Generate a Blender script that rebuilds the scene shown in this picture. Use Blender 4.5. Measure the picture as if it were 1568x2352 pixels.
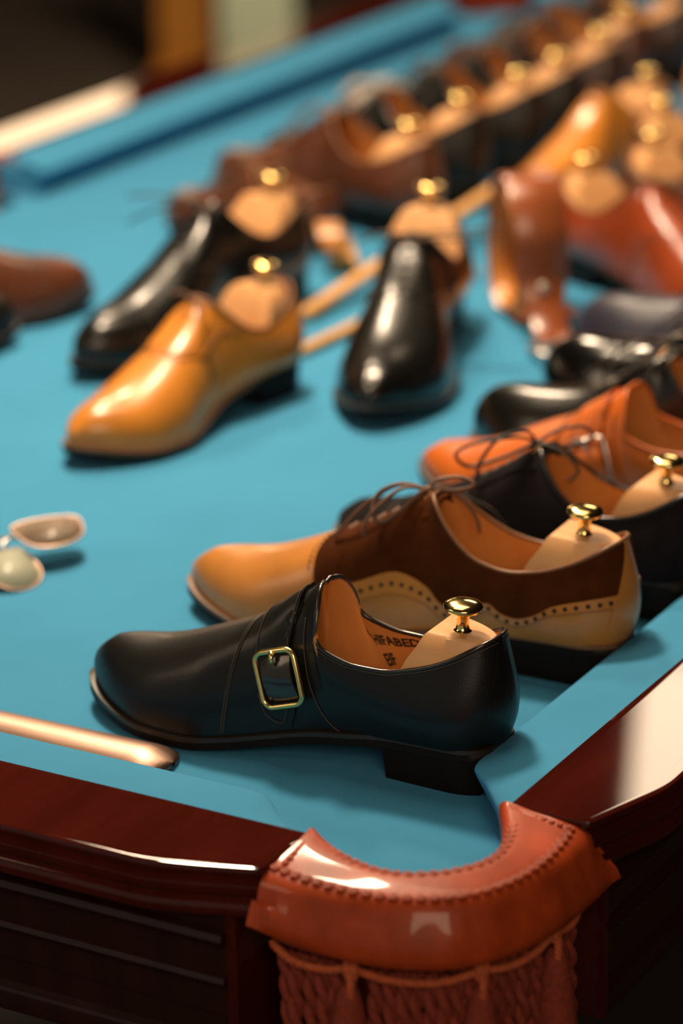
import bpy, bmesh, math, random
import numpy as np
from mathutils import Vector, Matrix

for o in list(bpy.data.objects): bpy.data.objects.remove(o)
SC = bpy.context.scene
COL = SC.collection
BZ = 0.78                      # height of the slate bed above the floor (m)

# ------------------------------------------------------------------ camera, light, exposure
cam_d = bpy.data.cameras.new('camera'); cam = bpy.data.objects.new('camera', cam_d); COL.objects.link(cam)
cR = Vector((0.49658092, -0.86778395, -0.01893142)); cU = Vector((0.30865756, 0.15615721, 0.93826725)); cF = Vector((0.81125699, 0.47176894, -0.34539277))
M = Matrix.Identity(4)
for i in range(3): M[i][0] = cR[i]; M[i][1] = cU[i]; M[i][2] = -cF[i]
M[0][3], M[1][3], M[2][3] = -1.4957007, -0.83372391, 0.85880135 + BZ
cam.matrix_world = M
cam_d.sensor_fit = 'VERTICAL'; cam_d.sensor_height = 36; cam_d.sensor_width = 24
cam_d.lens = 7243.58 / 2352 * 36
cam_d.clip_start = 0.05; cam_d.clip_end = 50
cam_d.dof.use_dof = True; cam_d.dof.focus_distance = 1.98; cam_d.dof.aperture_fstop = 3.5
SC.camera = cam
SC.view_settings.view_transform = 'Standard'; SC.view_settings.look = 'None'; SC.view_settings.gamma = 1
SC.view_settings.use_curve_mapping = False; SC.view_settings.exposure = 0.12

w = bpy.data.worlds.new('world'); SC.world = w; w.use_nodes = True
w.node_tree.nodes['Background'].inputs[0].default_value = (.95, .84, .74, 1)
w.node_tree.nodes['Background'].inputs[1].default_value = 0.20

def area(name, loc, target, sx, sy, power, col=(1, .76, .52)):
    l = bpy.data.lights.new(name, 'AREA'); l.shape = 'RECTANGLE'; l.size = sx; l.size_y = sy; l.energy = power; l.color = col
    o = bpy.data.objects.new(name, l); COL.objects.link(o); o.location = loc
    d = Vector(target) - Vector(loc); o.rotation_euler = d.to_track_quat('-Z', 'Y').to_euler(); return o
area('lamp_over_table', (.76, .74, BZ + 1.38), (0.5, 0.4, BZ), .20, .20, 27)
area('added_overhead_fill', (.75, .55, BZ + 2.15), (.75, .55, BZ), 1.3, 1.0, 17)  # added unseen soft light, gives knobs and toes broad reflections; no real fixture
area('lamp_above_far_rail', (1.85, 1.60, BZ + 1.90), (0.4, 0.25, BZ), .26, .26, 26)
area('lamp_beyond_table', (3.60, 1.08, BZ + 1.76), (0.6, 0.2, BZ), .75, .42, 9)
area('lamp_by_far_wall', (4.67, 3.78, BZ + 1.0), (1.2, 1.0, BZ), .75, .50, 6.5, (1, .68, .40))
area('lamp_behind_camera', (-2.3, -1.6, BZ + 1.7), (0.0, 0.0, BZ), 1.3, 1.0, 27)
area('lamp_left_of_table', (-1.5, 2.1, BZ + 1.6), (0.3, 0.2, BZ), 1.0, .8, 8)
area('added_background_fill', (3.9, 2.3, 2.75), (4.85, 3.2, .4), .3, .3, 75)  # added unseen fill aimed at the post and curtain to brighten them

# ------------------------------------------------------------------ materials
def mat(name, col, rough=.5, metal=0, coat=0, coat_rough=.1, spec=.5, noise=0, nscale=40, bump=0, bscale=400, sheen=0, col2=None, mapping=None):
    m = bpy.data.materials.new(name); m.use_nodes = True; nt = m.node_tree; b = nt.nodes['Principled BSDF']
    b.inputs['Base Color'].default_value = (*col, 1); b.inputs['Roughness'].default_value = rough; b.inputs['Metallic'].default_value = metal
    b.inputs['Coat Weight'].default_value = coat; b.inputs['Coat Roughness'].default_value = coat_rough
    b.inputs['Specular IOR Level'].default_value = spec
    if sheen: b.inputs['Sheen Weight'].default_value = sheen; b.inputs['Sheen Roughness'].default_value = .5
    tc = nt.nodes.new('ShaderNodeTexCoord'); mp = nt.nodes.new('ShaderNodeMapping'); nt.links.new(tc.outputs['Object'], mp.inputs[0])
    if mapping: mp.inputs['Scale'].default_value = mapping
    if noise or col2:
        n = nt.nodes.new('ShaderNodeTexNoise'); n.inputs['Scale'].default_value = nscale; n.inputs['Detail'].default_value = 5
        nt.links.new(mp.outputs[0], n.inputs[0])
        r = nt.nodes.new('ShaderNodeValToRGB'); r.color_ramp.elements[0].position = .3; r.color_ramp.elements[1].position = .7
        c2 = col2 or tuple(c * (1 - noise) for c in col)
        r.color_ramp.elements[0].color = (*c2, 1); r.color_ramp.elements[1].color = (*col, 1)
        nt.links.new(n.outputs[0], r.inputs[0]); nt.links.new(r.outputs[0], b.inputs['Base Color'])
    if bump:
        n2 = nt.nodes.new('ShaderNodeTexNoise'); n2.inputs['Scale'].default_value = bscale; n2.inputs['Detail'].default_value = 3
        nt.links.new(mp.outputs[0], n2.inputs[0])
        bp = nt.nodes.new('ShaderNodeBump'); bp.inputs['Strength'].default_value = bump; bp.inputs['Distance'].default_value = .0005
        nt.links.new(n2.outputs[0], bp.inputs['Height']); nt.links.new(bp.outputs[0], b.inputs['Normal'])
    return m

def leather(name, col, rough=.33, coat=.25, noise=.35): return mat(name, col, rough, 0, coat, .18, .32 if max(col) < .03 else .45, noise, 22, .25, 700)
def suede(name, col): return mat(name, col, 1.0, 0, 0, .1, .04, .35, 60, .6, 900, sheen=.02)

MT = dict(
    cloth=mat('table_cloth', (.054, .270, .475), .95, spec=.06, noise=.08, nscale=9, bump=.35, bscale=1500, sheen=.03),
    rail=mat('lacquered_mahogany', (.060, .0075, .0045), .55, 0, .85, .04, .0, .45, 7, 0, mapping=(1, 5, 1)),
    apron=mat('dark_mahogany', (.022, .005, .003), .5, 0, .6, .10, .15, .4, 8, mapping=(1, 5, 1)),
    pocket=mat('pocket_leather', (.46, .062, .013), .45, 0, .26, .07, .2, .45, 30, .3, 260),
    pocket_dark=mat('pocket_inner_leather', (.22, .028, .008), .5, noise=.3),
    rope=mat('fringe_rope', (.26, .033, .014), .85, noise=.4, nscale=300, bump=.6, bscale=1200),
    cord=mat('fringe_braid', (.58, .115, .035), .8, noise=.4, nscale=300, bump=.6, bscale=1500),
    brass=mat('polished_brass', (.95, .70, .27), .14, 1), brass2=mat('buckle_brass', (.88, .66, .26), .25, 1),
    silver=mat('polished_steel', (.80, .72, .64), .3, 1), copper=mat('brushed_copper', (.36, .235, .18), .42, 1, noise=.25, nscale=30, mapping=(20, 1, 1)),
    beech=mat('beech_wood', (.80, .44, .20), .45, 0, .1, .3, .4, 0, 14, .1, 300, col2=(.70, .34, .125), mapping=(1, 6, 1)),
    dowel=mat('pale_wood', (.82, .42, .13), .45, noise=.2, nscale=12),
    lining=mat('tan_lining', (.62, .275, .075), .55, noise=.2, nscale=25, bump=.2, bscale=900),
    ink=mat('stamp_ink', (.03, .017, .01), .7, noise=.3, nscale=500),
    black=leather('black_calf', (.0065, .0062, .0052), .42, .16), black_shine=leather('polished_black_calf', (.007, .0068, .006), .27, .45), black_gloss=leather('patent_black', (.004, .004, .004), .12, 1.0),
    black_soft=leather('matte_black_calf', (.012, .011, .009), .42, .15),
    darkbrown=leather('dark_brown_calf', (.045, .017, .010), .34, .3), brown=leather('brown_calf', (.125, .040, .018), .32, .35),
    beltbrown=leather('belt_leather', (.33, .085, .026), .32, .5), redbrown=leather('cherry_calf', (.36, .062, .017), .27, .5), tan=leather('tan_calf', (.70, .255, .035), .30, .35, .22),
    tan2=leather('burnished_tan_calf', (.62, .245, .052), .32, .3, .25), orange=leather('orange_calf', (.62, .135, .015), .38, .2, .2),
    suede_brown=suede('brown_suede', (.082, .022, .006)), suede_navy=suede('dark_navy_suede', (.017, .014, .016)),
    navy=leather('navy_calf', (.030, .028, .050), .45, .1),
    sole=mat('sole_edge_dark', (.009, .006, .004), .6, 0, .05, .3, .15, noise=.3), sole_brown=mat('sole_edge_brown', (.10, .045, .020), .45, noise=.4),
    welt=mat('welt_dark', (.030, .018, .010), .4, noise=.4), welt_brown=mat('welt_brown', (.21, .095, .040), .45, noise=.3),
    edge_black=mat('bound_edge_black', (.02, .014, .010), .25, 0, .5), edge_brown=mat('bound_edge_brown', (.20, .085, .035), .4),
    lace_black=mat('waxed_lace_black', (.018, .015, .012), .5), lace_brown=mat('waxed_lace_brown', (.15, .068, .034), .55), thread=mat('seam_thread', (.07, .05, .035), .6),
    thread_tan=mat('seam_thread_tan', (.16, .06, .02), .6), hole=mat('perforation', (.018, .007, .003), .8),
    paper=mat('grey_cloth', (.50, .44, .40), .7, noise=.2), wall=mat('dim_wall', (.030, .020, .011), .9, noise=.2, nscale=3), floor=mat('dark_floor', (.020, .011, .005), .8, noise=.3, nscale=4),
    ceil=mat('ceiling', (.045, .030, .018), .9), post=mat('orange_wood', (.60, .24, .035), .5, noise=.2, nscale=6), curtain=mat('pale_green_cloth', (.62, .74, .56), .9, noise=.15, nscale=5),
    rimmetal=mat('worn_rim_metal', (.62, .42, .30), .4, 1), glass_dark=mat('sunglass_lens', (.17, .125, .088), .5, 0, .2, .1, .3), glass_pale=mat('pale_lens', (.34, .36, .28), .5, 0, .2, .1, .3),
)

# ------------------------------------------------------------------ object helpers
def link(name, me, m=None, parent=None, smooth=True):
    o = bpy.data.objects.new(name, me); COL.objects.link(o)
    if m is not None: me.materials.append(MT[m] if isinstance(m, str) else m)
    if smooth and len(me.polygons): me.polygons.foreach_set('use_smooth', [True] * len(me.polygons))
    if parent: o.parent = parent
    return o
def mesh(name, V, Fc, m=None, parent=None, smooth=True, fix=True):
    me = bpy.data.meshes.new(name); me.from_pydata([tuple(map(float, v)) for v in V], [], [tuple(map(int, f)) for f in Fc]); me.update()
    if fix:
        bm = bmesh.new(); bm.from_mesh(me); bmesh.ops.recalc_face_normals(bm, faces=bm.faces); bm.to_mesh(me); bm.free()
    return link(name, me, m, parent, smooth)
def empty(name, loc=(0, 0, 0), rz=0.0):
    o = bpy.data.objects.new(name, None); o.empty_display_size = .05; COL.objects.link(o); o.location = loc; o.rotation_euler = (0, 0, rz); return o
def tag(o, label, cat, group=None, kind=None):
    if label: o['label'] = label
    if cat: o['category'] = cat
    if group: o['group'] = group
    if kind: o['kind'] = kind
    return o
def sharp(o, deg=35):
    try: o.data.set_sharp_from_angle(angle=math.radians(deg))
    except Exception: pass
    return o
class MB:
    """collects vertices and faces of ONE part"""
    def __init__(s): s.V = []; s.F = []
    def grid(s, P, close_u=False, close_v=False):
        P = np.asarray(P, float); nu, nv = P.shape[:2]; b = len(s.V); s.V += list(P.reshape(-1, 3))
        for i in range(nu - (0 if close_u else 1)):
            for j in range(nv - (0 if close_v else 1)):
                i2 = (i + 1) % nu; j2 = (j + 1) % nv
                s.F.append((b + i * nv + j, b + i2 * nv + j, b + i2 * nv + j2, b + i * nv + j2))
        return b
    def fan(s, idx): s.F.append(tuple(idx))
    def tube(s, pts, r, n=8, closed=False, cap=True, flat=1.0, up=None):
        pts = [Vector(p) for p in pts]; N = len(pts); rr = r if hasattr(r, '__len__') else [r] * N; rings = []
        prev = None
        for i in range(N):
            a = pts[(i - 1) % N] if (closed or i > 0) else pts[i]; c = pts[(i + 1) % N] if (closed or i < N - 1) else pts[i]
            t = (c - a)
            if t.length < 1e-9: t = Vector((0, 0, 1))
            t.normalize()
            if prev is None:
                h = Vector(up) if up else (Vector((0, 0, 1)) if abs(t.z) < .9 else Vector((1, 0, 0)))
                u = t.cross(h).normalized()
            else:
                u = prev - t * prev.dot(t)
                u = u.normalized() if u.length > 1e-6 else t.orthogonal().normalized()
            prev = u; v = t.cross(u)
            rings.append([pts[i] + (u * math.cos(2 * math.pi * k / n) + v * flat * math.sin(2 * math.pi * k / n)) * rr[i] for k in range(n)])
        b = s.grid([[tuple(q) for q in r_] for r_ in rings], close_u=closed, close_v=True)
        if cap and not closed:
            s.F.append(tuple(range(b, b + n))[::-1]); s.F.append(tuple(range(b + (N - 1) * n, b + N * n)))
    def box(s, x0, x1, y0, y1, z0, z1, R=None):
        b = len(s.V); P = [(x0, y0, z0), (x1, y0, z0), (x1, y1, z0), (x0, y1, z0), (x0, y0, z1), (x1, y0, z1), (x1, y1, z1), (x0, y1, z1)]
        if R is not None: P = [tuple(R @ Vector(p)) for p in P]
        s.V += P
        for f in ((0, 3, 2, 1), (4, 5, 6, 7), (0, 1, 5, 4), (1, 2, 6, 5), (2, 3, 7, 6), (3, 0, 4, 7)): s.F.append(tuple(b + k for k in f))
    def lathe(s, prof, n=32, R=None):
        P = [[(r * math.cos(2 * math.pi * k / n), r * math.sin(2 * math.pi * k / n), z) for k in range(n)] for r, z in prof]
        if R is not None: P = [[tuple(R @ Vector(p)) for p in row] for row in P]
        b = s.grid(P, close_v=True); s.F.append(tuple(range(b, b + n))[::-1]); s.F.append(tuple(range(b + (len(prof) - 1) * n, b + len(prof) * n)))
    def build(s, name, m, parent=None, smooth=True, sh=None):
        o = mesh(name, s.V, s.F, m, parent, smooth)
        if sh: sharp(o, sh)
        return o
def bez(P, n=14):
    P = [np.array(p, float) for p in P]; t = np.linspace(0, 1, n)[:, None]
    return (1 - t) ** 3 * P[0] + 3 * (1 - t) ** 2 * t * P[1] + 3 * (1 - t) * t * t * P[2] + t ** 3 * P[3]
def smooth_path(pts, per=8, closed=False):
    P = [np.array(p, float) for p in pts]; N = len(P); out = []
    rng = range(N) if closed else range(N - 1)
    for i in rng:
        p1, p2 = P[i], P[(i + 1) % N]
        p0 = P[(i - 1) % N] if (closed or i > 0) else p1; p3 = P[(i + 2) % N] if (closed or i < N - 2) else p2
        for k in range(per):
            t = k / per; out.append(.5 * ((2 * p1) + (-p0 + p2) * t + (2 * p0 - 5 * p1 + 4 * p2 - p3) * t * t + (-p0 + 3 * p1 - 3 * p2 + p3) * t ** 3))
    if not closed: out.append(P[-1])
    return out
def interp(x, xs, ys):
    """smooth (monotone cubic) interpolation"""
    xs = np.asarray(xs, float); ys = np.asarray(ys, float); x = np.clip(np.asarray(x, float), xs[0], xs[-1])
    h = np.diff(xs); d = np.diff(ys) / h; m = np.zeros_like(ys); m[1:-1] = np.where(d[:-1] * d[1:] > 0, 2 * d[:-1] * d[1:] / (d[:-1] + d[1:] + 1e-12 * np.sign(d[:-1] + d[1:])), 0)
    m[0] = d[0]; m[-1] = d[-1]
    i = np.clip(np.searchsorted(xs, x, side='right') - 1, 0, len(xs) - 2); t = (x - xs[i]) / h[i]
    return (2 * t ** 3 - 3 * t ** 2 + 1) * ys[i] + (t ** 3 - 2 * t ** 2 + t) * h[i] * m[i] + (-2 * t ** 3 + 3 * t ** 2) * ys[i + 1] + (t ** 3 - t ** 2) * h[i] * m[i + 1]
def sstep(a, b, x):
    t = np.clip((x - a) / (b - a), 0, 1); return t * t * (3 - 2 * t)

# ------------------------------------------------------------------ the shoe last: a surface P(X, t, side)
class Last:
    def __init__(s, L=.312, foot=1, top=None, toe=.24, xt=.47, hgt=1.0, toe_h=.86, xr=.425, ridge=None):
        s.L = L; s.foot = foot; s.toe = toe; s.xt = xt; s.h = hgt; s.xr = xr; s.toe_h = toe_h
        s.top = np.array(top if top is not None else TOP_MONK, float)
        s.ridge = ridge
    def width(s, X):
        W = interp(X, [0, .08, .18, .3, .42, .55, .68, .78, .88, 1], [.0335, .0340, .0338, .0325, .0315, .0385, .0465, .0455, .0400, .0320])
        h = np.sqrt(np.clip(1 - (1 - np.minimum(X / .11, 1)) ** 2, 0, 1)); t = np.clip(1 - (1 - np.minimum((1 - X) / s.toe, 1)) ** 2.2, 0, 1) ** .5
        return W * h * t
    def cy(s, X): return s.foot * interp(X, [0, .25, .5, .7, .88, 1], [0, -.002, 0, .003, .001, -.004])
    def zf(s, X): return interp(X, [0, .12, .25, .38, .5, .6, .7, .8, .9, 1], [.0315, .0312, .0298, .0250, .0175, .0118, .0092, .0100, .0140, .0200])
    def B(s, X, side):
        x = .0065 + X * (s.L - .0100); w_ = np.maximum(s.width(X) - .0030, 0)
        return np.stack([x, s.cy(X) + side * w_, s.zf(X)], -1)
    def T(s, X, side):
        X = np.asarray(X, float); L = s.L; k = np.clip((X - s.xt) / (1 - s.xt), 0, 1)
        xr = (s.xr + (.972 - s.xr) * k)
        if s.ridge is not None: zr = interp(xr, *s.ridge)
        else: zr = interp(xr, [s.xr - .01, .44, .5, .6, .7, .78, .86, .92, .95, .975], [.1175, .1135, .0990, .0815, .0720, .0672, .0640, .0590, .052, .042])
        zr = zr * s.h * (1 + (s.toe_h - 1) * sstep(.6, .85, xr))
        ridge = np.stack([xr * L, s.cy(xr) , zr], -1)
        tau = np.clip(1 - X / s.xt, 0, 1); tt = s.top; n = len(tt); par = np.linspace(0, 1, n)
        tx = interp(tau, par, tt[:, 0]) * L; ty = interp(tau, par, tt[:, 1]); tz = interp(tau, par, tt[:, 2]) * s.h
        tl = np.stack([tx, s.cy(tx / L) + side * ty, tz], -1)
        return np.where((X >= s.xt)[..., None], ridge, tl)
    def P(s, X, t, side, off=0.0):
        X = np.asarray(X, float); t = np.asarray(t, float); X, t = np.broadcast_arrays(X, t)
        p = s._P(X, t, side)
        if np.any(np.asarray(off) != 0): p = p + s.N(X, t, side) * np.asarray(off)[..., None]
        return p
    def _P(s, X, t, side):
        b = s.B(X, side); T = s.T(X, side); h = (T - b)[..., 2:3]
        o = (b - T)[..., :2]; ol = np.linalg.norm(o, axis=-1, keepdims=True)
        out = np.concatenate([o / np.maximum(ol, 1e-6), np.zeros_like(h)], -1)
        # outward normal of the outline near the heel
        v = sstep(s.xt - .16, s.xt + .05, X)[..., None]       # 0 quarters, 1 vamp
        ho = np.stack([-(1 - np.clip(X / .13, 0, 1)) ** 1.0, side * np.clip(X / .10, 0, 1) ** .6, np.zeros_like(X)], -1)
        ho = ho / np.maximum(np.linalg.norm(ho, axis=-1, keepdims=True), 1e-6)
        up = np.array([0, 0, 1.0])
        wb = .006 + .009 * sstep(.30, .10, X)[..., None] + .004 * sstep(.75, .45, X)[..., None] * sstep(.2, .4, X)[..., None]
        p1v = b + up * h * .60 + out * .0035; p2v = T + out * ol * .56 + up * .000
        p1q = b + up * h * .36 + ho * wb; p2q = T - up * h * .30 + ho * .0050
        p1 = p1q * (1 - v) + p1v * v; p2 = p2q * (1 - v) + p2v * v
        t = t[..., None]
        return (1 - t) ** 3 * b + 3 * (1 - t) ** 2 * t * p1 + 3 * (1 - t) * t * t * p2 + t ** 3 * T
    def N(s, X, t, side):
        e = 2e-3
        Xa = np.clip(X - e, 0.004, .996); Xb = np.clip(X + e, .004, .996); ta = np.clip(t - e, 0, 1); tb = np.clip(t + e, 0, 1)
        n = np.cross(s._P(Xb, t, side) - s._P(Xa, t, side), s._P(X, tb, side) - s._P(X, ta, side)) * (-side)
        return n / np.maximum(np.linalg.norm(n, axis=-1, keepdims=True), 1e-9)
    def pt(s, X, t, side, off=0.0): return s.P(np.array([X]), np.array([t]), side, off)[0]
# topline tables: fraction of length, half width, height
TOP_MONK = [(.425, 0, .1190), (.415, .0125, .1170), (.406, .0215, .1080), (.402, .0265, .0980), (.401, .0288, .0905), (.390, .0303, .0850), (.355, .0318, .0802), (.305, .0324, .0768),
            (.25, .0320, .0765), (.19, .0303, .0800), (.12, .0270, .0875), (.070, .0218, .0960), (.040, .0142, .1015), (.0270, .0060, .1035), (.0245, 0, .1040)]
TOP_LACE = [(.43, 0, .1150), (.428, .0060, .1150), (.415, .0135, .1120), (.385, .0215, .1010), (.345, .0275, .0890), (.30, .0307, .0805), (.24, .0315, .0768),
            (.18, .0302, .0795), (.12, .0270, .0862), (.070, .0218, .0950), (.040, .0142, .1010), (.0270, .0060, .1030), (.0245, 0, .1035)]

def xs_nodes(a, b, n):
    k = np.linspace(0, 1, n); X = (1 - np.cos(math.pi * k)) / 2; return a + (b - a) * (X * .75 + k * .25)
class Shoe:
    def __init__(s, kind, loc, rz, label, group=None, L=.312, foot=1, top=TOP_MONK, q=1.0, **kw):
        s.l = Last(L, foot, top, **kw); s.q = q
        s.e = empty(kind, loc, rz); tag(s.e, label, 'shoe', group)
    def base(s, upper='black', sole='sole', welt='welt', edge='edge_black', lining='lining', heel_mat=None):
        l = s.l; q = s.q; n1 = int(76 * q); n2 = int(18 * q)
        X = np.concatenate([xs_nodes(0, l.xt, n1 // 2), xs_nodes(l.xt, 1, n1 // 2)[1:]]); t = np.linspace(0, 1, n2)
        m = MB()
        XX, TT = np.meshgrid(X, t, indexing='ij')
        for sd in (1, -1): m.grid(l.P(XX, TT, sd))
        o = m.build('upper', upper, s.e); weld(o); s.upper = o
        # lining
        m = MB(); Xl = X[X < .80]; XX, TT = np.meshgrid(Xl, t, indexing='ij')
        for sd in (1, -1): m.grid(l.P(XX, TT, sd, -.0024 * np.ones_like(XX)))
        Xi = Xl[1:]; a = l.B(Xi, 1); b = l.B(Xi, -1); a[:, 2] += .004; b[:, 2] += .004; m.grid(np.stack([a, b], 1))
        m.build('lining', lining, s.e)
        # bound edge along the topline
        Xe = np.linspace(0, l.xt, int(46 * q)); tp = [tuple(p) for p in l.T(Xe, 1)[::-1]] + [tuple(p) for p in l.T(Xe, -1)][1:]
        cen = np.array(tp); inn = cen.copy(); c0 = np.array([.2 * l.L, 0, 0]); d = (c0 - cen); d[:, 2] = 0; d /= np.linalg.norm(d, axis=1)[:, None]; inn += d * .0010
        m = MB(); m.tube(inn[:-1], .00165, 8, closed=True); m.build('topline_binding', edge, s.e)
        # welt, sole, heel
        Xo = xs_nodes(0, 1, int(60 * q)); w_ = l.width(Xo)
        def ring(dw, dz, f=1.0):
            dwx = dw - .0045 * sstep(.34, .22, Xo); w2 = np.maximum(w_ + dwx, 0); x = np.clip(Xo * l.L, .0085 - dw, l.L + dw)
            A = np.stack([x, l.cy(Xo) + w2, l.zf(Xo) + dz], 1); Bq = np.stack([x, l.cy(Xo) - w2, l.zf(Xo) + dz], 1)
            return np.concatenate([A, Bq[::-1][1:-1]])
        def slab(levels, name, mt):
            m = MB(); R = [ring(*lv) for lv in levels]; m.grid(R, close_v=True); nO = len(Xo); nr = len(R[0])
            for k, flip in ((0, True), (len(R) - 1, False)):
                b0 = k * nr
                for i in range(nO - 1):
                    a1, a2 = i, i + 1; c1 = (nr - i) % nr; c2 = nr - i - 1
                    if i == nO - 2: c2 = a2
                    f = [a1, a2, c2, c1]; f2 = []
                    for v in f:
                        if v not in f2: f2.append(v)
                    if len(f2) > 2: m.F.append(tuple(b0 + v for v in f2))
            return m.build(name, mt, s.e, sh=50)
        slab([(-.0005, .0010), (.0000, .0008), (.0000, -.0022), (-.0008, -.0026)], 'welt', welt)
        slab([(-.0012, -.0022), (-.0004, -.0028), (-.0004, -.0072), (-.0016, -.0080)], 'sole', sole)
        Xh = xs_nodes(0, .255, int(24 * q)); wh = l.width(Xh); m = MB(); rows = []
        for k, (dw, f) in enumerate([(-.0010, 1), (-.0014, .8), (-.0022, .4), (-.0026, .08), (-.0034, 0)]):
            zz = (l.zf(Xh) - .0072) * f; w2 = np.maximum(wh + dw - .0048, 0); x = np.maximum(Xh * l.L, .0110 - dw) - (1 - f) * .002 * (Xh > .2)
            A = np.stack([x, l.cy(Xh) + w2, zz], 1); Bq = np.stack([x, l.cy(Xh) - w2, zz], 1); rows.append(np.concatenate([A, Bq[::-1][:-1]]))
        m.grid(rows, close_v=True); nr = len(rows[0]); m.F.append(tuple(range(nr))[::-1]); m.F.append(tuple(range(4 * nr, 5 * nr)))
        m.build('heel', heel_mat or sole, s.e, sh=50)
        return s
    def patch(s, name, mt, rows, off=.0012, side_of=None, parent=None):
        """rows: list of lists of (X, t, side) -> raised overlay with turned-down borders"""
        l = s.l; nu, nv = len(rows), len(rows[0]); A = np.array(rows, float)
        P = np.zeros((nu, nv, 3)); Q = np.zeros((nu, nv, 3))
        for sd in (1, -1):
            mk = A[..., 2] == sd
            if mk.any():
                n = l.N(A[..., 0][mk], A[..., 1][mk], sd); p = l._P(A[..., 0][mk], A[..., 1][mk], sd)
                P[mk] = p + n * off; Q[mk] = p - n * .0004
        ext = np.zeros((nu + 2, nv + 2, 3)); ext[1:-1, 1:-1] = P
        ext[0, 1:-1] = Q[0]; ext[-1, 1:-1] = Q[-1]; ext[1:-1, 0] = Q[:, 0]; ext[1:-1, -1] = Q[:, -1]
        ext[0, 0] = Q[0, 0]; ext[0, -1] = Q[0, -1]; ext[-1, 0] = Q[-1, 0]; ext[-1, -1] = Q[-1, -1]
        m = MB(); m.grid(ext); return m.build(name, mt, parent or s.e, sh=60)
    def strip(s, name, mt, Xa, Xb, tpts, nv=44, nu=8, off=.002, parent=None):
        """band over the instep: v from left tpts[0] over the ridge to right tpts[1]; Xa, Xb functions of t*side coordinate"""
        vs = np.concatenate([np.linspace(tpts[0], 1, nv // 2), np.linspace(1, tpts[1], nv // 2)[1:]]); sd = [1] * (nv // 2) + [-1] * (nv // 2 - 1)
        rows = []
        for k in range(nu):
            f = k / (nu - 1); rows.append([(Xa(v, sd_) * (1 - f) + Xb(v, sd_) * f, v, sd_) for v, sd_ in zip(vs, sd)])
        return s.patch(name, mt, rows, off, parent=parent)
    def curve(s, name, mt, pts, r=.00045, off=.0006, per=8, parent=None, flat=1.0):
        P = smooth_path([(a, b, 0) for a, b, c in pts], per); sd = pts[0][2]
        q = [tuple(s.l.pt(min(max(p[0], .004), .996), min(max(p[1], 0), 1), sd, off)) for p in P]
        m = MB(); m.tube(q, r, 5); return m
    def seams(s, lst, mt='thread', name='seam_stitching', r=.0004, off=.0005):
        sides = {p[0][2] for p in lst}
        if len(sides) > 1: return [s.seams([p for p in lst if p[0][2] == sd], mt, name, r, off) for sd in sorted(sides)]
        m = MB()
        for pts in lst:
            c = s.curve(name, mt, pts, r, off); b = len(m.V); m.V += c.V; m.F += [tuple(b + i for i in f) for f in c.F]
        return m.build(name, mt, s.e)
    def dots(s, pts, r=.0011, mt='hole', name='brogue_perforations', off=.0015):
        sides = {p[2] for p in pts}
        if len(sides) > 1: return [s.dots([p for p in pts if p[2] == sd], r, mt, name, off) for sd in sorted(sides)]
        m = MB(); n = 8
        for X, t, sd in pts:
            c = s.l.pt(X, t, sd, off); nn = s.l.N(np.array([X]), np.array([t]), sd)[0]; nn = Vector(nn); u = nn.orthogonal().normalized(); v = nn.cross(u); c = Vector(c); b = len(m.V)
            for z in (-.0008, .0001):
                for k in range(n): m.V.append(tuple(c + nn * z + (u * math.cos(2 * math.pi * k / n) + v * math.sin(2 * math.pi * k / n)) * r))
            m.F.append(tuple(range(b + n, b + 2 * n)))
            for k in range(n): m.F.append((b + k, b + (k + 1) % n, b + n + (k + 1) % n, b + n + k))
        return m.build(name, mt, s.e, smooth=False)
    def frame(s, X, t, sd, off=0.0):
        p = Vector(s.l.pt(X, t, sd, off)); n = Vector(s.l.N(np.array([X]), np.array([t]), sd)[0]); a = Vector(s.l.pt(X + .01, t, sd)) - Vector(s.l.pt(X - .01, t, sd))
        a = (a - n * a.dot(n)).normalized(); b = n.cross(a); Mx = Matrix.Identity(4)
        for i in range(3): Mx[i][0] = a[i]; Mx[i][1] = b[i]; Mx[i][2] = n[i]; Mx[i][3] = p[i]
        return Mx
    def buckle(s, X, t, sd, mt, w=.021, h=.0205, r=.0016, off=.0058, rot=0.0, parent=None, prong=True, prong_part=True):
        F = s.frame(X, t, sd, off) @ Matrix.Rotation(rot, 4, 'Z'); pts = []
        rc = .0062
        for cx_, cy_, a0 in ((w - rc, h - rc, 0), (-(w - rc), h - rc, 90), (-(w - rc), -(h - rc), 180), (w - rc, -(h - rc), 270)):
            for k in range(6):
                a = math.radians(a0 + 90 * k / 5); px, py = cx_ + rc * math.cos(a), cy_ + rc * math.sin(a)
                pts.append(tuple(F @ Vector((px, py, -.0016 * (py / h) ** 2 - .0010 * (px / w) ** 2))))
        m = MB(); m.tube(pts, r, 10, closed=True); bk = m.build('buckle', mt, parent or s.e)
        if prong:
            m = MB(); m.tube([tuple(F @ Vector((.0, -h, -.0005))), tuple(F @ Vector((.0, -h * .78, .0018))), tuple(F @ Vector((.0, -h * .55, .0012)))], [.0022, .0017, .0012], 8)
            m.build('buckle_prong', mt, parent or s.e)
        return bk, F
    def lace_rows(s, mt, Xs, t=.90, r=.0012, parent=None):
        m = MB()
        for i, X in enumerate(Xs):
            pts = [s.l.pt(X, tt, 1, .0012) for tt in np.linspace(t, 1, 4)] + [s.l.pt(X, tt, -1, .0012) for tt in np.linspace(1, t, 4)[1:]]
            pts[0] = s.l.pt(X, t, 1, -.0004); pts[-1] = s.l.pt(X, t, -1, -.0004); m.tube(smooth_path(pts, 4), r, 6, flat=.7)
        return m
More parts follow.
